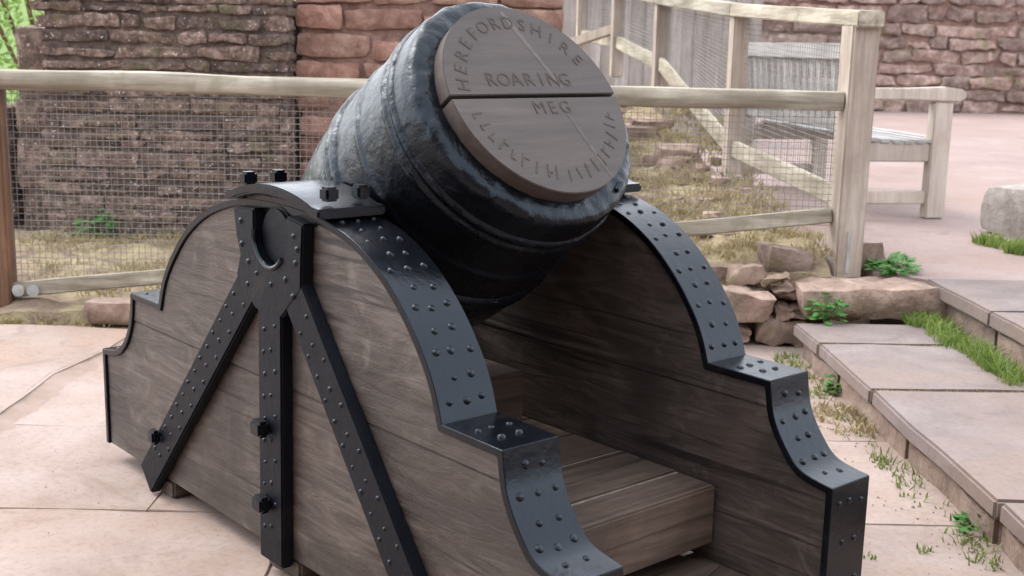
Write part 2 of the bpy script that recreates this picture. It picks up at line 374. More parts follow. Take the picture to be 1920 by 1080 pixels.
# ------------------------------------------------------------------ stone walls
def stone_mesh(c, ax, ay, az, sx, sy, sz, rough=.012, n=(4, 3, 3), seed=None):
    """rounded irregular block: subdivided box pushed about by noise"""
    nx, ny, nz = n; idx = {}; V = []; F = []
    off = Vector((rnd.uniform(-50, 50), rnd.uniform(-50, 50), rnd.uniform(-50, 50)))
    cj = {(i, j, k): Vector([rnd.uniform(-1, 1) for _ in range(3)]) for i in (0, 1) for j in (0, 1) for k in (0, 1)}
    def vert(i, j, k):
        if (i, j, k) in idx: return idx[(i, j, k)]
        a, b, d = i / nx, j / ny, k / nz
        P = Vector((a - .5, b - .5, d - .5))
        # round the corners
        e = [abs(P.x) * 2, abs(P.y) * 2, abs(P.z) * 2]; near = sum(1 for q in e if q > .99)
        P = Vector((P.x * sx, P.y * sy, P.z * sz))
        r = min(sx, sy, sz) * .11
        if near >= 2:
            for q in range(3):
                if e[q] > .99: P[q] -= math.copysign(r * (.55 if near == 2 else .85), P[q])
        J = Vector()
        for (x, y, z), vv_ in cj.items():
            w = (a if x else 1 - a) * (b if y else 1 - b) * (d if z else 1 - d); J += vv_ * w
        P += J * rough * 1.1
        fq = 1.6 / max(.06, min(sx, sz))
        P += noise.noise_vector((P + off) * fq) * rough + noise.noise_vector((P + off) * fq * 3.1) * rough * .55
        V.append(Vector(c) + ax * P.x + ay * P.y + az * P.z); idx[(i, j, k)] = len(V) - 1; return idx[(i, j, k)]
    for i in range(nx):
        for j in range(ny):
            for k in (0, nz): F.append((vert(i, j, k), vert(i + 1, j, k), vert(i + 1, j + 1, k), vert(i, j + 1, k)))
    for i in range(nx):
        for k in range(nz):
            for j in (0, ny): F.append((vert(i, j, k), vert(i + 1, j, k), vert(i + 1, j, k + 1), vert(i, j, k + 1)))
    for j in range(ny):
        for k in range(nz):
            for i in (0, nx): F.append((vert(i, j, k), vert(i, j + 1, k), vert(i, j + 1, k + 1), vert(i, j, k + 1)))
    return V, F
def stone(name, c, s, mat, parent=None, ax=E1, ay=E2, az=Z, rough=.012, n=(4, 3, 3), origin=None):
    V, F = stone_mesh(c, ax, ay, az, *s, rough, n)
    o = build(name, V, F, mat, parent, origin, True)
    for pl in o.data.polygons: pl.use_smooth = True
    return o
def course_wall(t, u0, u1, v, z0, z1, hr, lr, mat, mort, depth=.25, rough=.012, gap=.010, prot=.012, ragged=0, ends=True, back=.5, mset=.018):
    """stones in courses, front face at v; mortar core set back"""
    V, F = boxV(S((u0 + u1) / 2, v + mset + rough + .012 + back / 2, (z0 + z1) / 2 - .02), E1, E2, Z, u1 - u0 - .03, back, z1 - z0)
    build('mortar_core', V, F, mort, t, None, False)
    ngrid('mortar_face', lambda a, b: S(u0 + .015 + (u1 - u0 - .03) * a, v + mset - .004 + .5 * rough * noise.noise(Vector((a * (u1 - u0), b * (z1 - z0), 3)) * 1.1 / max(hr[0], .05)) + .35 * rough * noise.noise(Vector((a * (u1 - u0), b * (z1 - z0), 8)) * 4 / max(hr[0], .05)), z0 + (z1 - z0 - .03) * b), 90, 60, mort, t)
    z = z0
    while z < z1 - .02:
        h = rnd.uniform(*hr)
        u = u0 - (rnd.uniform(0, .05) if ends else rnd.uniform(0, lr[0]))
        while u < u1 - .01:
            L_ = min(rnd.uniform(*lr), u1 - u + rnd.uniform(0, .03)); 
            if u1 - (u + L_) < lr[0] * .5: L_ = u1 - u
            hh = h - gap - (rnd.uniform(0, .35) * h if rnd.random() < .25 else 0)
            stone('stone', S(u + L_ / 2, v + depth / 2 - rnd.uniform(0, prot), z + hh / 2 + gap / 2), (L_ - gap, depth, hh), mat, t, rough=rough, n=(8, 2, 5))
            u += L_
        z += h
wl = thing('ruined_wall', S(.27, 1.9, 0), 'dark lichen-spotted rubble wall behind the wire mesh fence, ending in a corner', 'wall')
course_wall(wl, -.40, .93, 1.65, .0, 1.40, (.045, .11), (.10, .46), M['darkstone'], M['mortar'], .28, .010, gap=.006, prot=.016, mset=.013)
wl2 = thing('low_wall_stub', S(-.5, 2.1, 0), 'short dark stub of wall below the bush, lower than the wall beside it', 'wall')
course_wall(wl2, -1.15, -.66, 1.80, .0, .78, (.1, .14), (.2, .4), M['darkstone'], M['mortar'], .3, .010, back=.3)
course_wall(wl2, -.62, -.405, 1.80, .0, 1.22, (.304, .308), (.3, .4), M['darkstone'], M['mortar'], .3, .010, back=.3)
wr = thing('red_block_wall', S(1.75, 2.2, 0), 'clean red sandstone block wall behind the mortar barrel', 'wall')
course_wall(wr, .945, 2.42, 1.86, .0, 1.43, (.105, .175), (.2, .46), M['redstone'], M['redmortar'], .26, .010, gap=.007, prot=.02, mset=.018)
wf = thing('courtyard_wall', S(8, 14.4, TZ), 'long weathered pinkish sandstone wall across the courtyard behind the bench', 'wall')
course_wall(wf, 2.2, 12.6, 14.1, TZ - .02, 2.35, (.17, .27), (.3, .95), M['farstone'], M['redmortar'], .4, .035, gap=.012, prot=.05, back=.6, mset=.035)

wb = thing('added_shade_wall', S(4.0, -9.5, 0), 'unseen tall castle wall added behind the camera to darken the ironwork reflections', 'wall')  # added out of view to block low sky light from ironwork and cheeks
V, F = boxV(S(3.5, -10.0, 2.6), E1, E2, Z, 22, .8, 5.2); build('masonry', V, F, M['farstone'], wb, None, False)
for k in range(11):
    V, F = boxV(S(-7 + 2.1 * k, -10.0, 5.6), E1, E2, Z, 1.2, .8, .8); build('merlon', V, F, M['farstone'], wb, None, False)
# ------------------------------------------------------------------ timber and mesh fences
def round_rail(name, a, b, r, mat, parent, seg=26, wob=.008):
    a, b = Vector(a), Vector(b); d = (b - a).normalized(); s_ = d.cross(Z).normalized(); u_ = s_.cross(d); V = []; F = []
    n = 12
    for i in range(seg + 1):
        c = a.lerp(b, i / seg)
        for k in range(n):
            th = 2 * math.pi * k / n; rr = r * (1 + .16 * noise.noise(Vector((c.x * 3, c.y * 3, k * .7))) )
            flat = .82 if abs(math.cos(th)) > .8 else 1
            V.append(c + (s_ * math.cos(th) * flat + u_ * math.sin(th)) * rr + u_ * noise.noise(c * 1.7) * wob)
    for i in range(seg):
        for k in range(n): F.append((i * n + k, i * n + (k + 1) % n, (i + 1) * n + (k + 1) % n, (i + 1) * n + k))
    F += [tuple(range(n)), tuple(seg * n + k for k in range(n))]
    return build(name, V, F, mat, parent)
def wires(name, segs, r, mat, parent):
    V = []; F = []
    for a, b in segs:
        a, b = Vector(a), Vector(b); d = (b - a).normalized(); q = Z if abs(d.z) < .8 else X
        s_ = d.cross(q).normalized() * r; u_ = d.cross(s_).normalized() * r; k = len(V)
        for c in (a, b): V += [c + s_, c + u_, c - s_, c - u_]
        F += [(k + j, k + (j + 1) % 4, k + 4 + (j + 1) % 4, k + 4 + j) for j in range(4)]
    L = org(parent); me = bpy.data.meshes.new(name); me.from_pydata([v - L for v in V], [], F); me.materials.append(mat)
    o = bpy.data.objects.new(name, me); link(o, parent); o['kind'] = 'stuff'; return o
f1 = thing('mesh_fence', S(1.76, 0, 0), 'long low fence with round pale top rail and wire mesh, behind the mortar carriage', 'fence')
beam('post', S(-.005, 0, -.03), S(-.005, 0, .965), .10, .09, M['brownpost'], f1, up=E2)
round_rail('top_rail', S(-.02, -.02, .985), S(3.475, -.02, .975), .040, M['rail'], f1)
lo = [(.04, .108), (1.7, .29), (3.47, .50)]
def low_z(u):
    for (a, x), (b, y) in zip(lo, lo[1:]):
        if u <= b: return x + (y - x) * (u - a) / (b - a)
    return lo[-1][1]
for (a, x), (b, y) in zip(lo, lo[1:]): beam('bottom_rail', S(a, 0, x), S(b, 0, y), .04, .062, M['rail'], f1, seg=14, wob=.005)
for k in range(2):
    c = S(.075 + .062 * k, -.028, .113)
    bm = bmesh.new(); bmesh.ops.create_cone(bm, cap_ends=True, segments=20, radius1=.026, radius2=.022, depth=.014, matrix=Matrix.Translation(c - org(f1)) @ E2.to_track_quat('Z', 'Y').to_matrix().to_4x4())
    finish('washer_disc', bm, M['bolt'], f1, org(f1))
seg = []
u = .05
while u < 3.47:
    w = noise.noise(Vector((u * 2, 3, 0))) * .004
    seg.append((S(u + w, .012, low_z(u) - .02), S(u - w, .012, .965))); u += .0262
z = .09
while z < .965:
    us = [.05]
    prev = None
    for i in range(25):
        ua = .05 + 3.42 * i / 24; ub = .05 + 3.42 * (i + 1) / 24
        za = z + .006 * noise.noise(Vector((ua * 1.3, z * 5, 1))); zb = z + .006 * noise.noise(Vector((ub * 1.3, z * 5, 1)))
        if za > low_z(ua) - .03 and i < 24: seg.append((S(ua, .013, za), S(ub, .013, zb)))
    z += .0262
wires('wire_mesh', seg, .00125, M['wire'], f1)

f2 = thing('path_fence', P0 + Z * TZ, 'taller square-post fence with flat mossy rail climbing beside the path, in front of the bench', 'fence')
FP = []
tops = [1.285, 1.355, 1.455, 1.57, 1.66]; lows = [.565, .655, 1.07, 1.20, 1.25]; feet = [TZ - .03, .44, .82, .95, 1.0]
NS = [0, 1, 2, 2.78, 3.6]
for i, n_ in enumerate(NS):
    p = P0 + D2 * (1.42 * n_); FP.append(p)
    w = .118 if i == 0 else .085
    beam('post', p + Z * feet[i], p + Z * (tops[i] - .005), w, w, M['fence'], f2, up=D2, bevel=.008)
for i in range(len(FP) - 1):
    a, b = FP[i], FP[i + 1]; d = (b - a).normalized()
    beam('top_rail', a + Z * (tops[i] + .012) - d * (.09 if i == 0 else 0), b + Z * (tops[i + 1] + .012),   .115, .065, M['rail_d'], f2, seg=8, wob=.004)
    beam('bottom_rail', a + Z * lows[i] + d * .03, b + Z * lows[i + 1] - d * .03, .04, .085, M['rail_d'], f2, seg=6, wob=.004)
    seg = []
    n = int((b - a).length / .0262)
    side = Vector((d.y, -d.x, 0)) * .022
    for k in range(1, n):
        t = k / n; seg.append((a.lerp(b, t) + side + Z * (lows[i] + (lows[i + 1] - lows[i]) * t - .03), a.lerp(b, t) + side + Z * (tops[i] + (tops[i + 1] - tops[i]) * t - .03)))
    m_ = int((tops[i] - lows[i]) / .0262)
    for k in range(m_):
        t = k / m_; seg.append((a + side + Z * (lows[i] + (tops[i] - lows[i] - .03) * t), b + side + Z * (lows[i + 1] + (tops[i + 1] - lows[i + 1] - .03) * t)))
    wires('wire_mesh', seg, .00125, M['wire'], f2)
beam('brace', FP[3] + Z * 1.30, FP[3] + D2 * 1.0 - E1 * .6 + Z * 1.02, .05, .07, M['fence'], f2)
# thin straps on the corner post foot
beam('metal_strap', P0 + (E2 * -.064) + Z * (TZ - .005) + E1 * .0, P0 + (E2 * -.064) + Z * (TZ + .17), .012, .006, M['bolt'], f2, bevel=0, up=E2)

# pale board screen farther back
sb = thing('board_screen', S(3.6, 7.2, TZ), 'pale grey upright-board screen standing beyond the climbing fence', 'screen')
u = 2.4
while u < 4.55:
    w = rnd.uniform(.11, .15)
    box('board', S(u + w / 2, 7.2 + rnd.uniform(-.012, .012), TZ + 1.02), (w - .006, .024, 2.04 + rnd.uniform(-.03, .03)), M['board'], sb, E1, E2, Z, .003)
    u += w
for z in (.5, 1.9): beam('cross_rail', S(2.4, 7.25, z), S(4.55, 7.25, z), .05, .08, M['board'], sb)

# ------------------------------------------------------------------ bench
bo = Vector((-1.295, 4.497, TZ)); bf = E1; bd = D2.copy(); bd = (bd - bf * bd.dot(bf)).normalized(); bd = (bd * .985 - bf * .17).normalized()
bfd = Vector((-bd.y, bd.x, 0)); bfd = bfd if bfd.dot(E1) > 0 else -bfd
bn = thing('bench', bo, 'silvered wooden park bench with flat arms facing across the pink path', 'bench')
BL = 1.55; BD = .50
def bp(f, l, z): return bo + bfd * f + bd * l + Z * z
for l in (0, BL):
    beam('leg', bp(-.03, l, 0), bp(-.03, l, .64), .11, .075, M['bench'], bn, up=bd, bevel=.006)
    beam('leg', bp(-BD - .03, l, 0), bp(-BD - .10, l, .92), .07, .07, M['bench'], bn, up=bd)
    V = []; F = []
    pr_ = [(.055, .64), (.088, .655), (.098, .685), (.075, .712), (-.02, .722), (-.25, .712), (-BD - .05, .71), (-BD - .05, .645), (-.25, .648)]
    n = len(pr_); V = [bp(a, l - .045, b) for a, b in pr_] + [bp(a, l + .045, b) for a, b in pr_]
    F = [tuple(range(n)), tuple(range(2 * n - 1, n - 1, -1))] + [(i, (i + 1) % n, n + (i + 1) % n, n + i) for i in range(n)]
    build('armrest', V, F, M['bench'], bn, None, True, .008)
    beam('seat_rail', bp(-.085, l, .365), bp(-BD, l, .365), .045, .105, M['bench'], bn)
    beam('stretcher', bp(-.085, l, .115), bp(-BD, l, .115), .04, .075, M['bench'], bn)
beam('apron', bp(-.04, .05, .375), bp(-.04, BL - .05, .375), .035, .09, M['bench'], bn)
for k in range(7):
    f = -.015 - k * .068
    beam('seat_slat', bp(f, -.03, .432 - .012 * math.sin(k / 6 * 3.14)), bp(f, BL + .03, .432 - .012 * math.sin(k / 6 * 3.14)), .05, .022, M['slat'], bn, bevel=.004)
beam('back_rail', bp(-BD - .095, 0, .90), bp(-BD - .095, BL, .90), .05, .09, M['slat'], bn)
beam('back_rail', bp(-BD - .05, 0, .50), bp(-BD - .05, BL, .50), .045, .06, M['slat'], bn)
for k in range(15):
    l = .09 + k * (BL - .18) / 14
    beam('back_slat', bp(-BD - .055, l, .52), bp(-BD - .092, l, .87), .055, .016, M['slat'], bn, up=bfd, bevel=.003)

# stone block beside the path
V, F = stone_mesh(Vector((-.37, 4.22, TZ + .12)), (EA * .9 + E1 * .3).normalized(), (EB * .9 - E2 * -.2).normalized(), Z, 1.0, .36, .28, .014, (10, 4, 4))
sb2 = build('stone_block', V, F, M['trough'], None, (-.30, 4.30, TZ)); tag(sb2, 'low grey lichened stone block with rounded end beside the path', 'stone block')

# ------------------------------------------------------------------ rubble below the corner post
rw = thing('rubble_retaining_wall', S(2.95, -.1, 0), 'low rubble stone retaining wall below the fence, beside the far carriage cheek', 'wall')
V, F = boxV(S(2.5, -.02, .08), E1, E2, Z, 1.75, .24, .2)
build('earth_core', V, F, M['bank'], rw, None, False)
for (u0, z0, L_, h, dv) in ((3.13, 0, .20, .105, -.03), (2.88, 0, .24, .10, -.02), (2.62, 0, .25, .10, 0), (2.35, 0, .26, .09, 0), (2.08, 0, .26, .09, 0),
                            (2.97, .105, .22, .12, -.06), (3.2, .11, .13, .06, -.02), (3.2, .172, .16, .07, -.01), (2.72, .105, .24, .10, 0), (2.44, .10, .27, .09, .01), (2.15, .09, .27, .08, .02)):
    stone('stone', S(u0 + L_ / 2, -.13 + dv, z0 + h / 2), (L_ - .012, .26, h - .01), M['rubble'], rw, rough=.02, n=(6, 4, 4))
st = stone('footing_stone', S(3.60, -.17, .18), (.60, .34, .16), M['rubble'], None, rough=.022, n=(7, 5, 4), origin=S(3.6, -.17, .1))
tag(st, 'broad flat footing stone under the square corner post', 'stone')
loose = [((3.27, -.05, .325), (.19, .16, .085), 'wedge-shaped grey-green stone leaning beside the corner post'), ((3.09, -.14, .27), (.17, .13, .085), 'mossy grey stone lying on the rubble wall below the fence'),
         ((2.93, -.10, .26), (.15, .14, .10), 'purple-brown stone on the rubble wall next to the black cheek strap'), ((3.21, -.2, .262), (.10, .06, .03), 'thin flat stone chip in front of the wedge-shaped stone'),
         ((3.665, .14, .315), (.17, .16, .10), 'smooth reddish boulder behind the corner post'), ((.57, -.15, .055), (.30, .16, .12), 'low brown stone sticking out at the end of the mossy strip'),
         ((2.7, -.02, .25), (.2, .15, .10), 'brown stone under the bottom fence rail behind the far cheek')]
for (a, sz_, lab) in loose:
    an = rnd.uniform(-.14, .14); ax = (E1 * math.cos(an) + Z * math.sin(an) * .7).normalized(); az = ax.cross(E2) * -1
    if az.z < 0: az = -az
    o = stone('loose_stone', S(*a), sz_, M['rubble'], None, ax=ax, ay=E2, az=az, rough=.018, origin=S(a[0], a[1], a[2] - sz_[2] / 2)); tag(o, lab, 'stone')
# stones strewn on the bank: a named heap
hp = thing('rubble_heap', S(2.9, 2.9, .8), 'heap of mossy fallen stones on the bank between red wall and climbing fence', 'rubble')
for k in range(46):
    v = rnd.uniform(1.6, 4.3); u = 3.45 - .115 * 1.4 * v * .9 - rnd.uniform(.12, .95); s_ = rnd.uniform(.05, .15)
    stone('stone', S(u, v, bank_z(u, v) + s_ * .12), (s_ * 1.7, s_ * 1.2, s_ * .75), M['rubble'], hp, rough=.02, n=(3, 3, 2))
for k in range(60):
    u = rnd.uniform(2.2, 3.35); v = rnd.uniform(.05, 1.6); s_ = rnd.uniform(.02, .06)
    stone('stone', S(u, v, bank_z(u, v) + s_ * .1), (s_ * 1.6, s_ * 1.2, s_ * .7), M['rubble'], hp, rough=.012, n=(3, 2, 2))

# ------------------------------------------------------------------ vegetation
def blades(name, spots, mat, hgt, wid, label, cat, n, spread, lean=.6, origin=None):
    V = []; F = []
    for (c, m_) in spots:
        for k in range(int(n * m_)):
            a = rnd.uniform(0, 6.283); r = spread * math.sqrt(rnd.random()); b = Vector(c) + Vector((math.cos(a) * r, math.sin(a) * r, -.004))
            h = hgt * rnd.uniform(.35, 1.1); w = wid * rnd.uniform(.6, 1.2); q = rnd.uniform(0, 6.283); s_ = Vector((math.cos(q), math.sin(q), 0)) * w
            t = rnd.uniform(0, 6.283); ln = Vector((math.cos(t), math.sin(t), 0)) * h * rnd.uniform(.1, lean); i = len(V)
            V += [b - s_, b + s_, b + ln * .4 + Z * h * .6 + s_ * .8, b + ln * .4 + Z * h * .6 - s_ * .8, b + ln + Z * h]
            F += [(i, i + 1, i + 2, i + 3), (i + 3, i + 2, i + 4)]
    L = Vector(origin or spots[0][0]); me = bpy.data.meshes.new(name); me.from_pydata([v - L for v in V], [], F); me.materials.append(mat)
    o = bpy.data.objects.new(name, me); link(o); o.location = L; tag(o, label, cat, None, 'stuff'); return o
gs = []
for k in range(34):
    t = k / 33; w = 1.6 if t < .3 else rnd.choice((.3, .6, .9))
    gs.append((onA(-.10 + 1.15 * t, -.045 - rnd.uniform(0, .05)) + Z * SZ, w))
blades('grass_strip', gs, M['grass'], .058, .0024, 'bright green grass growing along the foot of the upper step', 'grass', 110, .055, 1.3)
gj = []
for s0 in (.33, .93):
    for k in range(24): gj.append((onB(s0, .02 + .50 * k / 23) + Z * (SZ - .012), 1))
blades('joint_grass', gj, M['drygrass'], .018, .003, 'thin yellowish moss growing in the joints of the lower step slabs', 'moss', 22, .012)
blades('tuft_grass', [(Vector((.85, .841, .002)), 1), (Vector((.90, 1.02, .002)), .6), (Vector((.62, 1.13, .002)), .5), (Vector((.79, .70, .002)), .4)], M['grass'], .022, .003, 'tiny grass tufts in the paving joints beside the far cheek', 'grass', 26, .022)
# weeds at the foot of the lower step
blades('step_foot_grass', [(onB(.05 + 1.9 * k / 40, -.02 - rnd.uniform(0, .05)), rnd.choice((0, .1, .3, .6)) if (k < 12 or k > 24) else .05) for k in range(41)], M['weedmix'], .032, .003, 'loose weedy grass along the foot of the lower step', 'grass', 70, .045, 1.4)
blades('flat_weeds', [(Vector((.13, 1.57, 0)) + EA * rnd.uniform(-.16, .12) + E1 * rnd.uniform(-.08, .08), 1) for k in range(9)], M['drygrass'], .03, .004, 'patch of pale low weeds on the paving by the lower step', 'weeds', 40, .06, 1.2)
def leafy(name, c, n, rad, hgt, ls, label, mat='weed', cat='plant', droop=.5):
    V = []; F = []; c = Vector(c)
    t_ = thing(name, c, label, cat)
    for k in range(n):
        a = rnd.uniform(0, 6.283); r = rad * math.sqrt(rnd.random()); h = hgt * rnd.uniform(.15, 1) * (1 - .4 * r / rad)
        p = c + Vector((math.cos(a) * r, math.sin(a) * r, h)); d = Vector((math.cos(a), math.sin(a), rnd.uniform(-.4, .7))).normalized()
        s_ = d.cross(Z).normalized(); nn = s_.cross(d); l = ls * rnd.uniform(.6, 1.2); w = l * .42; i = len(V)
        V += [p, p + d * l * .35 + s_ * w - nn * w * .2, p + d * l * .75 + s_ * w * .7 - nn * w * .25, p + d * l - nn * w * .3, p + d * l * .75 - s_ * w * .7 - nn * w * .25, p + d * l * .35 - s_ * w - nn * w * .2, p + d * l * .5 + nn * w * .15]
        F += [(i, i + 1, i + 6), (i + 1, i + 2, i + 6), (i + 2, i + 3, i + 6), (i + 3, i + 4, i + 6), (i + 4, i + 5, i + 6), (i + 5, i, i + 6)]
    o = build('leaves', V, F, M[mat], t_); o['kind'] = 'stuff'
    seg_ = [(c - Z * .01, c + Vector((rnd.uniform(-1, 1) * rad * .7, rnd.uniform(-1, 1) * rad * .7, hgt * .7))) for k in range(8)]
    st_ = wires('stems', seg_, .0018, M[mat], t_)
    return t_
leafy('leafy_weed', Vector((-.455, 2.27, SZ)), 60, .06, .13, .038, 'leafy green weed growing up the rubble wall at the step corner')
leafy('leafy_weed', Vector((-.50, 2.80, TZ)), 90, .10, .045, .04, 'spreading green weed at the foot of the corner post')
leafy('leafy_weed', Vector((-.59, 2.92, TZ)), 60, .09, .05, .04, 'green weed behind the smooth reddish boulder')
leafy('leafy_weed', Vector((-8.3, 17.0, TZ)), 90, .25, .26, .13, 'small green weed at the foot of the far courtyard wall')
leafy('leafy_weed', Vector((-.08, 1.88, 0)), 60, .06, .07, .035, 'grey-green weed at the foot of the lower step near its corner')
leafy('leafy_weed', Vector((.86, 1.07, 0)), 46, .045, .05, .03, 'small bright weed under the lower step edge')
blades('path_grass', [(Vector((-.50, 3.78, TZ)) + (EA * .9 + E1 * .3) * rnd.uniform(-.35, .6) + EB * rnd.uniform(-.05, .1), 1) for k in range(16)], M['grass'], .06, .004, 'green grass around the foot of the grey stone block', 'grass', 80, .07, .9)
def pebbles(name, spots, label, mat='rubble'):
    V = []; F = []
    for c, r in spots:
        i = len(V); q = [Vector((rnd.uniform(.6, 1.1) * x, rnd.uniform(.6, 1.1) * y, rnd.uniform(.4, .8) * z)) * r for x, y, z in ((1, 0, 0), (-1, 0, 0), (0, 1, 0), (0, -1, 0), (0, 0, 1), (0, 0, -.6))]
        V += [c + p for p in q]
        for a, b in ((0, 2), (2, 1), (1, 3), (3, 0)): F += [(i + a, i + b, i + 4), (i + b, i + a, i + 5)]
    L = Vector(spots[0][0]); me = bpy.data.meshes.new(name); me.from_pydata([v - L for v in V], [], F); me.materials.append(M[mat])
    o = bpy.data.objects.new(name, me); link(o); o.location = L; tag(o, label, 'grit', None, 'stuff')
pebbles('grit', [(onB(rnd.uniform(.0, 2.2), -abs(rnd.gauss(0, .10)) - .01) + Z * .003, rnd.uniform(.002, .006)) for k in range(170)], 'loose grit and crumbs of stone along the foot of the lower step')
pebbles('grit', [(Vector((rnd.uniform(-2.4, .6), 0, .003)) + Y * (-W_ - abs(rnd.gauss(0, .22))), rnd.uniform(.001, .003)) for k in range(110) for W_ in (.42,)], 'fine grit scattered on the paving along the near cheek', 'dust')
pebbles('grit', [(S(rnd.uniform(-.1, 1.0), -.2 - abs(rnd.gauss(0, .15)), .004), rnd.uniform(.002, .009)) for k in range(160)], 'crumbs of stone below the moss strip at the left fence end')
def fillet(a_, b_):
    n = (len(RAISED) - 1) * a_; i = min(int(n), len(RAISED) - 2); p = RAISED[i].lerp(RAISED[i + 1], n - i); d = (RAISED[-1] - RAISED[0]).normalized(); nn = Vector((d.y, -d.x, 0)); nn = nn if nn.dot(cam.location - p) > 0 else -nn
    return p + nn * (-.02 + b_ * (.085 + .03 * noise.noise(p * 9))) + Z * (.0175 * (1 - b_) ** 1.4 + .0025 * noise.noise(p * 30 + nn * b_ * 2) - .002 * b_ + .003)
ngrid('dirt_fillet', fillet, 80, 8, M['dust'], ground)
# dry moss and grass on the bank
sp = []
for k in range(420):
    u = rnd.uniform(-.3, 3.4); v = rnd.uniform(-.14, 1.6) if u < 2 else rnd.uniform(-.05, 3.0)
    if noise.noise(Vector((u * 1.8, v * 1.8, 4))) > -.15: sp.append((S(u, v, bank_z(u, v)), 1))
for k in range(520):
    u = rnd.uniform(1.9, 3.45); v = rnd.uniform(-.02, 2.6)
    if noise.noise(Vector((u * 2.6, v * 2.6, 9))) > -.2: sp.append((S(u, v, bank_z(u, v)), 1))
blades('dry_grass', sp, M['drygrass'], .04, .0035, 'dry yellowish moss and grass covering the bank behind the fence', 'grass', 42, .09, 1.1)
sp = [(S(rnd.uniform(.02, .75), rnd.uniform(-.20, .0), .012), 1) for k in range(46)]
blades('moss_strip', sp, M['drygrass'], .03, .004, 'strip of yellow-green moss along the foot of the left fence end', 'moss', 46, .06, 1.3)
sp = [(S(rnd.uniform(2.85, 3.2), rnd.uniform(-.1, .03), .25), 1) for k in range(8)]
blades('green_moss', sp, M['grass'], .03, .004, 'green moss in the hollow under the bottom fence rail', 'moss', 40, .05, 1.3)
leafy('wall_plant', S(-.13, 1.56, .06), 70, .09, .20, .045, 'green plant growing against the dark wall behind the mesh', 'weed')
sp = []
for k in range(40):
    u = rnd.uniform(-.4, 1.2); v = rnd.uniform(1.35, 1.6); sp.append((S(u, v, bank_z(u, v)), 1))
blades('wall_foot_grass', sp, M['drygrass'], .055, .005, 'short straggly grass along the foot of the dark wall', 'grass', 40, .1, 1.0)

# bush and grass slope beyond the wall
bk = ngrid('grass_slope', lambda a, b: S(-14 + 13.7 * a, 3.2 + 14 * b, .1 + 1.7 * b + .2 * noise.noise(Vector((a * 6, b * 6, 0)))), 20, 20, M['lawn']); tag(bk, kind='structure')
bu = thing('garden_bush', S(-1.35, 4.6, .2), 'bright green bush showing past the left end of the dark wall', 'bush')
V = []; F = []
for k in range(5200):
    d = Vector((rnd.gauss(0, 1), rnd.gauss(0, 1), rnd.gauss(0, 1))).normalized(); r = .35 + .65 * rnd.random() ** .4
    r *= 1 + .35 * noise.noise(d * 2.4)
    p = S(-1.35, 4.6, 1.15) + E1 * d.x * r * 1.15 + E2 * d.y * r * .8 + Z * d.z * r * 1.1
    a = Vector((rnd.gauss(0, 1), rnd.gauss(0, 1), rnd.gauss(0, 1))).normalized(); b_ = a.cross(d).normalized(); l = rnd.uniform(.04, .085); i = len(V)
    V += [p, p + a * l * .5 + b_ * l * .25, p + a * l, p + a * l * .5 - b_ * l * .25]; F.append((i, i + 1, i + 2, i + 3))
me = bpy.data.meshes.new('crown'); me.from_pydata([v - org(bu) for v in V], [], F); me.materials.append(M['bush']); o = bpy.data.objects.new('crown', me); link(o, bu); o['kind'] = 'stuff'
for k in range(7):
    a = k * .9; beam('stem', S(-1.35, 4.6, .1), S(-1.35 + .6 * math.cos(a), 4.6 + .4 * math.sin(a), 1.5), .03, .03, M['brownpost'], bu)

# ------------------------------------------------------------------ the mortar carriage
W = .4276; T = .127; ST = .016
car = thing('mortar_carriage', (0, 0, 0), 'heavy dark oak mortar carriage with stepped cheeks bound in riveted black iron', 'gun carriage')
front_cove = smooth_path([(.938, .311, 0), (.862, .326, 0), (.821, .362, 0), (.784, .422, 0), (.769, .497, 0)], 6)
arc = smooth_path([(.600, .499, 0), (.581, .552, 0), (.547, .611, 0), (.487, .682, 0), (.408, .747, 0), (.309, .797, 0), (.195, .823, 0), (.08, .833, 0), (-.05, .833, 0), (-.165, .822, 0),
                   (-.296, .783, 0), (-.405, .722, 0), (-.488, .646, 0), (-.540, .580, 0), (-.569, .513, 0)], 4)
rear_cove = smooth_path([(-.737, .513, 0), (-.750, .440, 0), (-.787, .378, 0), (-.845, .338, 0), (-.94, .321, 0)], 6)
ZB = .05
outer = [(.938, ZB)] + [(p.x, p.y) for p in front_cove] + [(p.x, p.y) for p in arc] + [(p.x, p.y) for p in rear_cove] + [(-.94, ZB)]
def offset(poly, d):
    out = []
    for i, (x, z) in enumerate(poly):
        ns = []
        if i > 0: ns.append(Vector((poly[i][0] - poly[i - 1][0], poly[i][1] - poly[i - 1][1])).normalized())
        if i < len(poly) - 1: ns.append(Vector((poly[i + 1][0] - poly[i][0], poly[i + 1][1] - poly[i][1])).normalized())
        nn = [Vector((-q.y, q.x)) for q in ns]
        if len(nn) == 1: o = nn[0] * d
        else:
            b = (nn[0] + nn[1]).normalized(); o = b * d / max(.35, b.dot(nn[0]))
        out.append((x + o.x, z + o.y))
    return out
inner = offset(outer, ST)
def seg_dist(p):
    best = 9
    for a, b in zip(outer, outer[1:]):
        a_, b_, q = Vector(a), Vector(b), Vector(p); d = b_ - a_; t = max(0, min(1, (q - a_).dot(d) / d.length_squared)); best = min(best, (a_ + d * t - q).length)
    return best
wood = [p for i, p in enumerate(inner) if i in (0, len(inner) - 1) or seg_dist(p) > ST * .94]
def clip(poly, z, above):
    """part of the closed outline above or below a level"""
    out = []; n = len(poly)
    for i in range(n):
        a, b = poly[i], poly[(i + 1) % n]; ia = (a[1] >= z) == above; ib = (b[1] >= z) == above
        if ia: out.append(a)
        if ia != ib:
            t = (z - a[1]) / (b[1] - a[1]); out.append((a[0] + (b[0] - a[0]) * t, z))
    return out
RIV = None
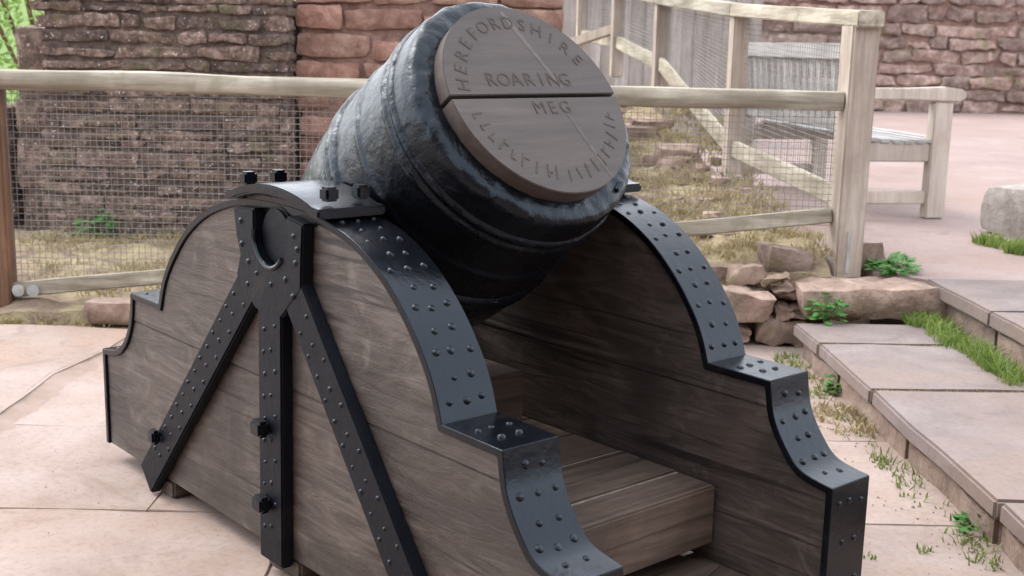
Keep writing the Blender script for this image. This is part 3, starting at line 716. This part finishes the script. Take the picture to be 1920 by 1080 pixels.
def rivet_mesh():
    bm = bmesh.new(); bmesh.ops.create_uvsphere(bm, u_segments=10, v_segments=6, radius=1)
    bmesh.ops.delete(bm, geom=[v for v in bm.verts if v.co.z < -.2], context='VERTS')
    for v in bm.verts: v.co.z *= .62
    me = bpy.data.meshes.new('rivet'); bm.to_mesh(me); bm.free()
    me.polygons.foreach_set('use_smooth', [True] * len(me.polygons)); me.materials.append(M['iron']); return me
RIV = rivet_mesh()
def rivet(parent, c, nrm, r=.0074):
    o = bpy.data.objects.new('rivet', RIV); link(o, parent)
    o.location = Vector(c) - org(parent); o.rotation_mode = 'QUATERNION'; o.rotation_quaternion = Vector(nrm).to_track_quat('Z', 'Y'); k = r * rnd.uniform(.85, 1.15); o.scale = (k, k * rnd.uniform(.9, 1.1), k * rnd.uniform(.8, 1.2))
def cap_strap(y0, y1, name='cap_strap'):
    no, ni = outer, inner; n = len(no)
    V = [Vector((x, y0, z)) for x, z in no] + [Vector((x, y1, z)) for x, z in no] + [Vector((x, y0, z)) for x, z in ni] + [Vector((x, y1, z)) for x, z in ni]
    F = []
    for i in range(n - 1):
        F += [(i, i + 1, n + i + 1, n + i), (2 * n + i, 3 * n + i, 3 * n + i + 1, 2 * n + i + 1), (i, 2 * n + i, 2 * n + i + 1, i + 1), (n + i, n + i + 1, 3 * n + i + 1, 3 * n + i)]
    F += [(0, n, 3 * n, 2 * n), (n - 1, 3 * n - 1, 4 * n - 1, 2 * n - 1)]
    o = build(name, V, F, M['iron'], car, None, True, .005, 3)
    # rivets along the outline
    acc = 0; nxt = .04; odd = 0
    for i in range(n - 1):
        a, b = Vector((no[i][0], 0, no[i][1])), Vector((no[i + 1][0], 0, no[i + 1][1])); L_ = (b - a).length; d = (b - a).normalized(); nr = Vector((d.z, 0, -d.x))
        while acc + L_ > nxt:
            c = a + d * (nxt - acc)
            corner = min((c - Vector((x, 0, z))).length for x, z in ((.938, .311), (.769, .497), (.6, .499), (-.569, .513), (-.737, .513), (-.94, .321)))
            if corner > .022 and not (-.16 < c.x < .225 and c.z > .78):
                ys = (.2, .5, .8) if odd % 2 == 0 else (.36, .68)
                for q in ys:
                    rivet(o, Vector((c.x, y0 + (y1 - y0) * q + rnd.uniform(-.004, .004), c.z)) + d * rnd.uniform(-.005, .005), nr)
            odd += 1; nxt += .048 if c.z > .31 else .09
        acc += L_
    return o
ZJ = .437
for side in (-1, 1):
    ya, yb = (-W, -W + T) if side < 0 else (W - T, W)
    up_ = clip(wood, ZJ + .0006, True); lo_ = clip(wood, ZJ - .0006, False)
    ck = extrude_xz('cheek', clip(wood, ZB + .012, True), ya + .012, yb - .012, M['core'], car, 0)
    extrude_xz('plank', up_, ya + .004, yb - .004, M['oak'], ck, .0022)
    extrude_xz('plank', lo_, ya + .0055, yb - .004, M['oak'], ck, .0022)
    cap_strap(ya - .002, yb + .002)
# iron yoke and braces on the cheek faces
TC = (.037, .766); TR = .063
def plate(name, poly, y_in, th, out, parent, bevel=.004):
    return extrude_xz(name, poly, y_in, y_in + out * th, M['satin'], parent, bevel)
for side in (-1, 1):
    yf = side * (W - .004); out = side
    U = []
    for k in range(13):
        a = math.pi + math.pi * k / 12; U.append((TC[0] + (TR + .003) * math.cos(a), TC[1] + (TR + .003) * math.sin(a)))
    yk = [(-.118, .812), (-.108, .752), (-.092, .712), (-.112, .662), (-.03, .60), (.08, .60), (.160, .672), (.164, .745), (.170, .808)]
    poly = yk + [(TC[0] + TR + .003, .818)] + U[::-1] + [(TC[0] - TR - .003, .818)]
    yo = plate('trunnion_yoke', poly, yf, .030, out, car)
    for (x, z) in ((-.085, .785), (-.082, .735), (-.055, .70), (.135, .78), (.14, .725), (.148, .755), (-.02, .68), (.04, .665), (.10, .685), (-.06, .65), (.13, .655)):
        rivet(yo, (x, yf + out * .030, z), (0, out, 0), .0065)
    V = []; F = []; NL = 20
    for k in range(NL + 1):
        a = math.radians(172 + 150 * k / NL); d = Vector((math.cos(a), 0, math.sin(a)))
        for q in range(8):
            b_ = math.pi * 2 * q / 8; V.append(Vector((TC[0], yf + out * .031, TC[1])) + d * (TR + .002 + .0055 * math.cos(b_)) + Y * (.0055 * math.sin(b_)))
    for k in range(NL):
        for q in range(8): F.append((k * 8 + q, k * 8 + (q + 1) % 8, k * 8 + 8 + (q + 1) % 8, k * 8 + 8 + q))
    F += [tuple(range(8)), tuple(NL * 8 + q for q in range(8))]
    build('trunnion_loop', V, F, M['iron'], car)
    def brace(name, poly, rows, th=.0288):
        b = plate(name, poly, yf, th, out, car)
        (ax_, az_), (bx_, bz_) = rows; d = Vector((bx_ - ax_, 0, bz_ - az_)); L_ = d.length; d.normalize(); sd = Vector((d.z, 0, -d.x)); q = .03; k = 0
        while q < L_ - .02:
            for s_ in ((-.022, .022) if k % 2 == 0 else (-.004, .026)):
                rivet(b, Vector((ax_, yf + out * th, az_)) + d * (q + s_ * .35) + sd * s_, (0, out, 0), .0055)
            q += .05; k += 1
        return b
    b = brace('brace_strap', [(-.06, .70), (-.112, .660), (-.664, .068), (-.606, .004), (-.552, .062), (-.030, .625), (0, .66)], [(-.085, .63), (-.57, .10)])
    box('brace_staple', (-.545, yf + out * .040, .178), (.034, .024, .036), M['iron'], b, bevel=.006)
    b = brace('brace_strap', [(-.020, .66), (-.032, .034), (.066, .034), (.078, .66)], [(.029, .60), (.017, .06)])
    for zz in (.345, .172): box('brace_staple', (.006, yf + out * .044, zz), (.044, .028, .036), M['iron'], b, bevel=.006)
    b = brace('brace_strap', [(.03, .66), (.090, .632), (.556, .048), (.672, .048), (.1605, .684), (.12, .70)], [(.148, .625), (.608, .062)])
    # arched cap over the trunnion with four square bolts
    n = 14; cv = []
    ya, yb = (-W - .030, -W + T + .004) if side < 0 else (W - T - .004, W + .030)
    for i in range(n + 1):
        t = i / n; x = -.150 + .385 * t; z = .845 + .030 * math.sin(math.pi * min(1, max(0, (t - .06) / .88))) ** .8; cv.append((x, z))
    poly = cv + [(x, z - .020) for x, z in reversed(cv)]
    cp = extrude_xz('cap_square', poly, ya, yb, M['iron'], car, .004)
    filler = extrude_xz('cap_key', [(-.10, .800), (.18, .800), (.19, .838), (.12, .848), (-.04, .848), (-.11, .838)], ya + .03, yb - .004, M['iron'], car, .004)
    for x in (-.122, .205):
        for q in (.28, .74):
            y = ya + (yb - ya) * q; z = .845 + (.008 if x < 0 else .008)
            bx = box('bolt', (x, y, z + .018), (.031, .031, .029), M['iron'], cp, bevel=.005)
# floor boards, sleepers and bed
xs = [.646, .533, .351, .19, .03, -.13, -.29, -.45, -.6]
for a, b in zip(xs, xs[1:]):
    box('floor_board', ((a + b) / 2, 0, .163 + (0 if a > .6 else rnd.uniform(-.003, .002))), (a - b - .005, 2 * (W - T) - .004, .136), M['oak_y'], car, bevel=.005)
for x, w in ((-.61, .15), (.02, .14), (.66, .17)):
    box('sleeper', (x, 0, .024), (w, 2 * W - .01, .05), M['oak_y'], car, bevel=.006)
box('bed_block', (-.15, 0, .30), (.42, .5, .14), M['oak_y'], car, bevel=.01)
box('bed_block', (-.36, 0, .32), (.2, .5, .18), M['oak_y'], car, bevel=.01)

box('transom', (-.43, 0, .44), (.07, 2 * (W - T) - .004, .44), M['oak_y'], car, bevel=.006)
for x in (.533, .351):
    box('joint_filling', (x - .0005, 0, .2235), (.0062, 2 * (W - T) - .01, .012), M['paledust'], car, bevel=0)
box('sleeper', (.60, .02, .030), (.30, .5, .045), M['oak_y'], car, Vector((.96, .28, 0)), Vector((-.28, .96, 0)), Z, .006)
# ------------------------------------------------------------------ the mortar barrel
MC = Vector((.356, .003, 1.0625)); AX = Vector((.807, 0, .590)).normalized(); UP = Vector((-AX.z, 0, AX.x))
mo = thing('mortar', (.037, 0, .766), 'stubby black pitted cast iron mortar barrel resting in the carriage', 'mortar')
prof = [(.034, .10), (.036, .222), (.037, .250), (.039, .264), (.045, .274), (.056, .279), (.085, .281), (.108, .283), (.112, .288), (.120, .290), (.126, .287), (.130, .285), (.136, .286), (.140, .290), (.147, .291), (.152, .288),
        (.158, .287), (.20, .288), (.248, .290), (.253, .294), (.260, .295), (.266, .292), (.31, .293), (.350, .295), (.356, .302), (.366, .304), (.376, .302), (.381, .300), (.387, .304), (.396, .304), (.403, .298), (.45, .297), (.50, .293), (.55, .287), (.59, .279), (.63, .268), (.67, .252), (.71, .225), (.745, .185), (.775, .13), (.79, .06), (.795, .001)]
# finer sampling along the barrel
pf = []
for (a, r1), (b, r2) in zip(prof, prof[1:]):
    k = max(1, int(math.hypot(b - a, r2 - r1) / .008))
    for q in range(k): pf.append((a + (b - a) * q / k, r1 + (r2 - r1) * q / k))
pf.append(prof[-1])
NS_ = 220; V = []; F = []
for (s_, r) in pf:
    for k in range(NS_):
        th = 2 * math.pi * k / NS_; d = Y * math.cos(th) + UP * math.sin(th); p = MC - AX * s_ + d * r
        am = .0030 if s_ < .06 else (.0014 if d.z > .1 else .0008)
        h = noise.noise(p * 24) * am + noise.noise(p * 60) * am * .8 + (noise.noise(p * 9) * .004 if .03 < s_ < .07 else 0)
        if r > .23 and s_ < .045: V.append(p + d * h + AX * (noise.noise(p * 38) * .0035 + noise.noise(p * 80) * .0022))
        else: V.append(p + d * h)
m = len(pf)
for i in range(m - 1):
    for k in range(NS_): F.append((i * NS_ + k, i * NS_ + (k + 1) % NS_, (i + 1) * NS_ + (k + 1) % NS_, (i + 1) * NS_ + k))
F += [tuple(range(NS_)), tuple((m - 1) * NS_ + k for k in range(NS_))]
bar = build('barrel', V, F, M['cast'], mo)
for pl in bar.data.polygons: pl.use_smooth = True
for side in (-1, 1):
    bm = bmesh.new(); c = Vector((TC[0], side * (W + .030 - .13 ), TC[1]))
    bmesh.ops.create_cone(bm, cap_ends=True, segments=48, radius1=TR, radius2=TR, depth=.26, matrix=Matrix.Translation(c - org(mo) - Vector((0, side * .02, 0))) @ Matrix.Rotation(math.pi / 2, 4, 'X'))
    es = [e for e in bm.edges if e.calc_face_angle(0) > .6]; bmesh.ops.bevel(bm, geom=es, offset=.006, segments=2, affect='EDGES')
    finish('trunnion', bm, M['satin'], mo, org(mo))
LA = -.92
lg = MC + (Y * math.cos(LA) + UP * math.sin(LA)) * .256 - AX * .036
box('muzzle_lug', lg, (.012, .036, .012), M['iron'], mo, (Y * math.cos(LA) + UP * math.sin(LA)), (-Y * math.sin(LA) + UP * math.cos(LA)), AX, .004)

# ------------------------------------------------------------------ wooden muzzle plug with carved lettering
RD = .229
pg = thing('muzzle_plug', MC - AX * .036, 'round brown wooden plug of two boards with carved letters closing the mortar muzzle', 'plug')
def plug_half(sgn, y_split):
    n = 48; V = []; ring = []
    for k in range(n + 1):
        th = math.pi * k / n if sgn > 0 else math.pi + math.pi * k / n
        y_, z_ = math.cos(th) * RD, math.sin(th) * RD
        if sgn > 0: z_ = max(z_, y_split + .0005)
        else: z_ = min(z_, y_split - .0005)
        ring.append((y_, z_))
    rr = []
    for q in ring:
        if not rr or math.hypot(q[0] - rr[-1][0], q[1] - rr[-1][1]) > .002: rr.append(q)
    n = len(rr)
    V = [MC - AX * .042 + Y * a + UP * b for a, b in rr] + [MC + Y * a + UP * b for a, b in rr]
    F = [tuple(range(n)), tuple(range(2 * n - 1, n - 1, -1))] + [(i, (i + 1) % n, n + (i + 1) % n, n + i) for i in range(n)]
    return build('plug_board', V, F, M['plug'], pg, None, True, .0016, 2)
SPL = .008
top_b = plug_half(1, SPL); bot_b = plug_half(-1, SPL)
def letter(ch, y_, z_, rot, size, parent, mat=M['carve']):
    cu = bpy.data.curves.new('letter', 'FONT'); cu.body = ch; cu.size = size; cu.align_x = 'CENTER'; cu.align_y = 'CENTER'; cu.extrude = .0006; cu.resolution_u = 2
    tmp = bpy.data.objects.new('tmp', cu); COL.objects.link(tmp)
    dg = bpy.context.evaluated_depsgraph_get(); me = bpy.data.meshes.new_from_object(tmp.evaluated_get(dg)); bpy.data.objects.remove(tmp); bpy.data.curves.remove(cu)
    me.materials.clear(); me.materials.append(mat); me.name = 'letter'
    o = bpy.data.objects.new('letter', me); link(o, parent)
    B = Matrix((Y, UP, AX)).transposed().to_4x4()
    o.matrix_local = Matrix.Translation(MC + Y * y_ + UP * z_ + AX * .0003 - org(parent)) @ B @ Matrix.Rotation(rot, 4, 'Z')
txt = 'HEREFORDSHIRE'
for i, ch in enumerate(txt):
    a = math.radians(170 - i * 11.6); letter(ch, .186 * math.cos(a), .186 * math.sin(a), a - math.pi / 2, .044, top_b)
for i, ch in enumerate('ROARING'): letter(ch, -.108 + i * .034, .043, 0, .046, top_b)
for i, ch in enumerate('MEG'): letter(ch, -.010 + i * .036, -.026, 0, .044, bot_b)
# worn, unreadable carving round the lower edge: radial strokes only
for i in range(19):
    a = math.radians(190 + i * 8.6 + rnd.uniform(-1.2, 1.2)); r = .186
    d = Y * math.cos(a) + UP * math.sin(a); t = AX.cross(d)
    ln = rnd.uniform(.022, .034)
    box('worn_stroke', MC + d * (r + rnd.uniform(-.004, .004)) + AX * .0004 + t * rnd.uniform(-.003, .003), (ln, .0036, .0012), M['worn'], bot_b, (d + t * rnd.uniform(-.25, .25)).normalized(), t, AX, 0)
    if rnd.random() < .55: box('worn_stroke', MC + d * (r + rnd.choice((-.010, 0, .010))) + AX * .00045 + t * .006, (.0032, .011, .0012), M['worn'], bot_b, d, t, AX, 0)
def streak(parent, pts, w):
    V = []; F = []
    for i, (a, b) in enumerate(pts):
        ww = w * rnd.uniform(.5, 1.2); c = MC + Y * a + UP * b + AX * .0004; V += [c - Y * ww, c + Y * ww]
        if i: k = i * 2; F.append((k - 2, k - 1, k + 1, k))
    build('pale_streak', V, F, M['streak'], parent)
streak(top_b, [(.030 + .05 * t - .03 * (1 - t), .215 - .195 * t) for t in [k / 14 for k in range(15)]], .0062)
streak(bot_b, [(.052 + .055 * t, -.004 - .195 * t) for t in [k / 14 for k in range(15)]], .005)
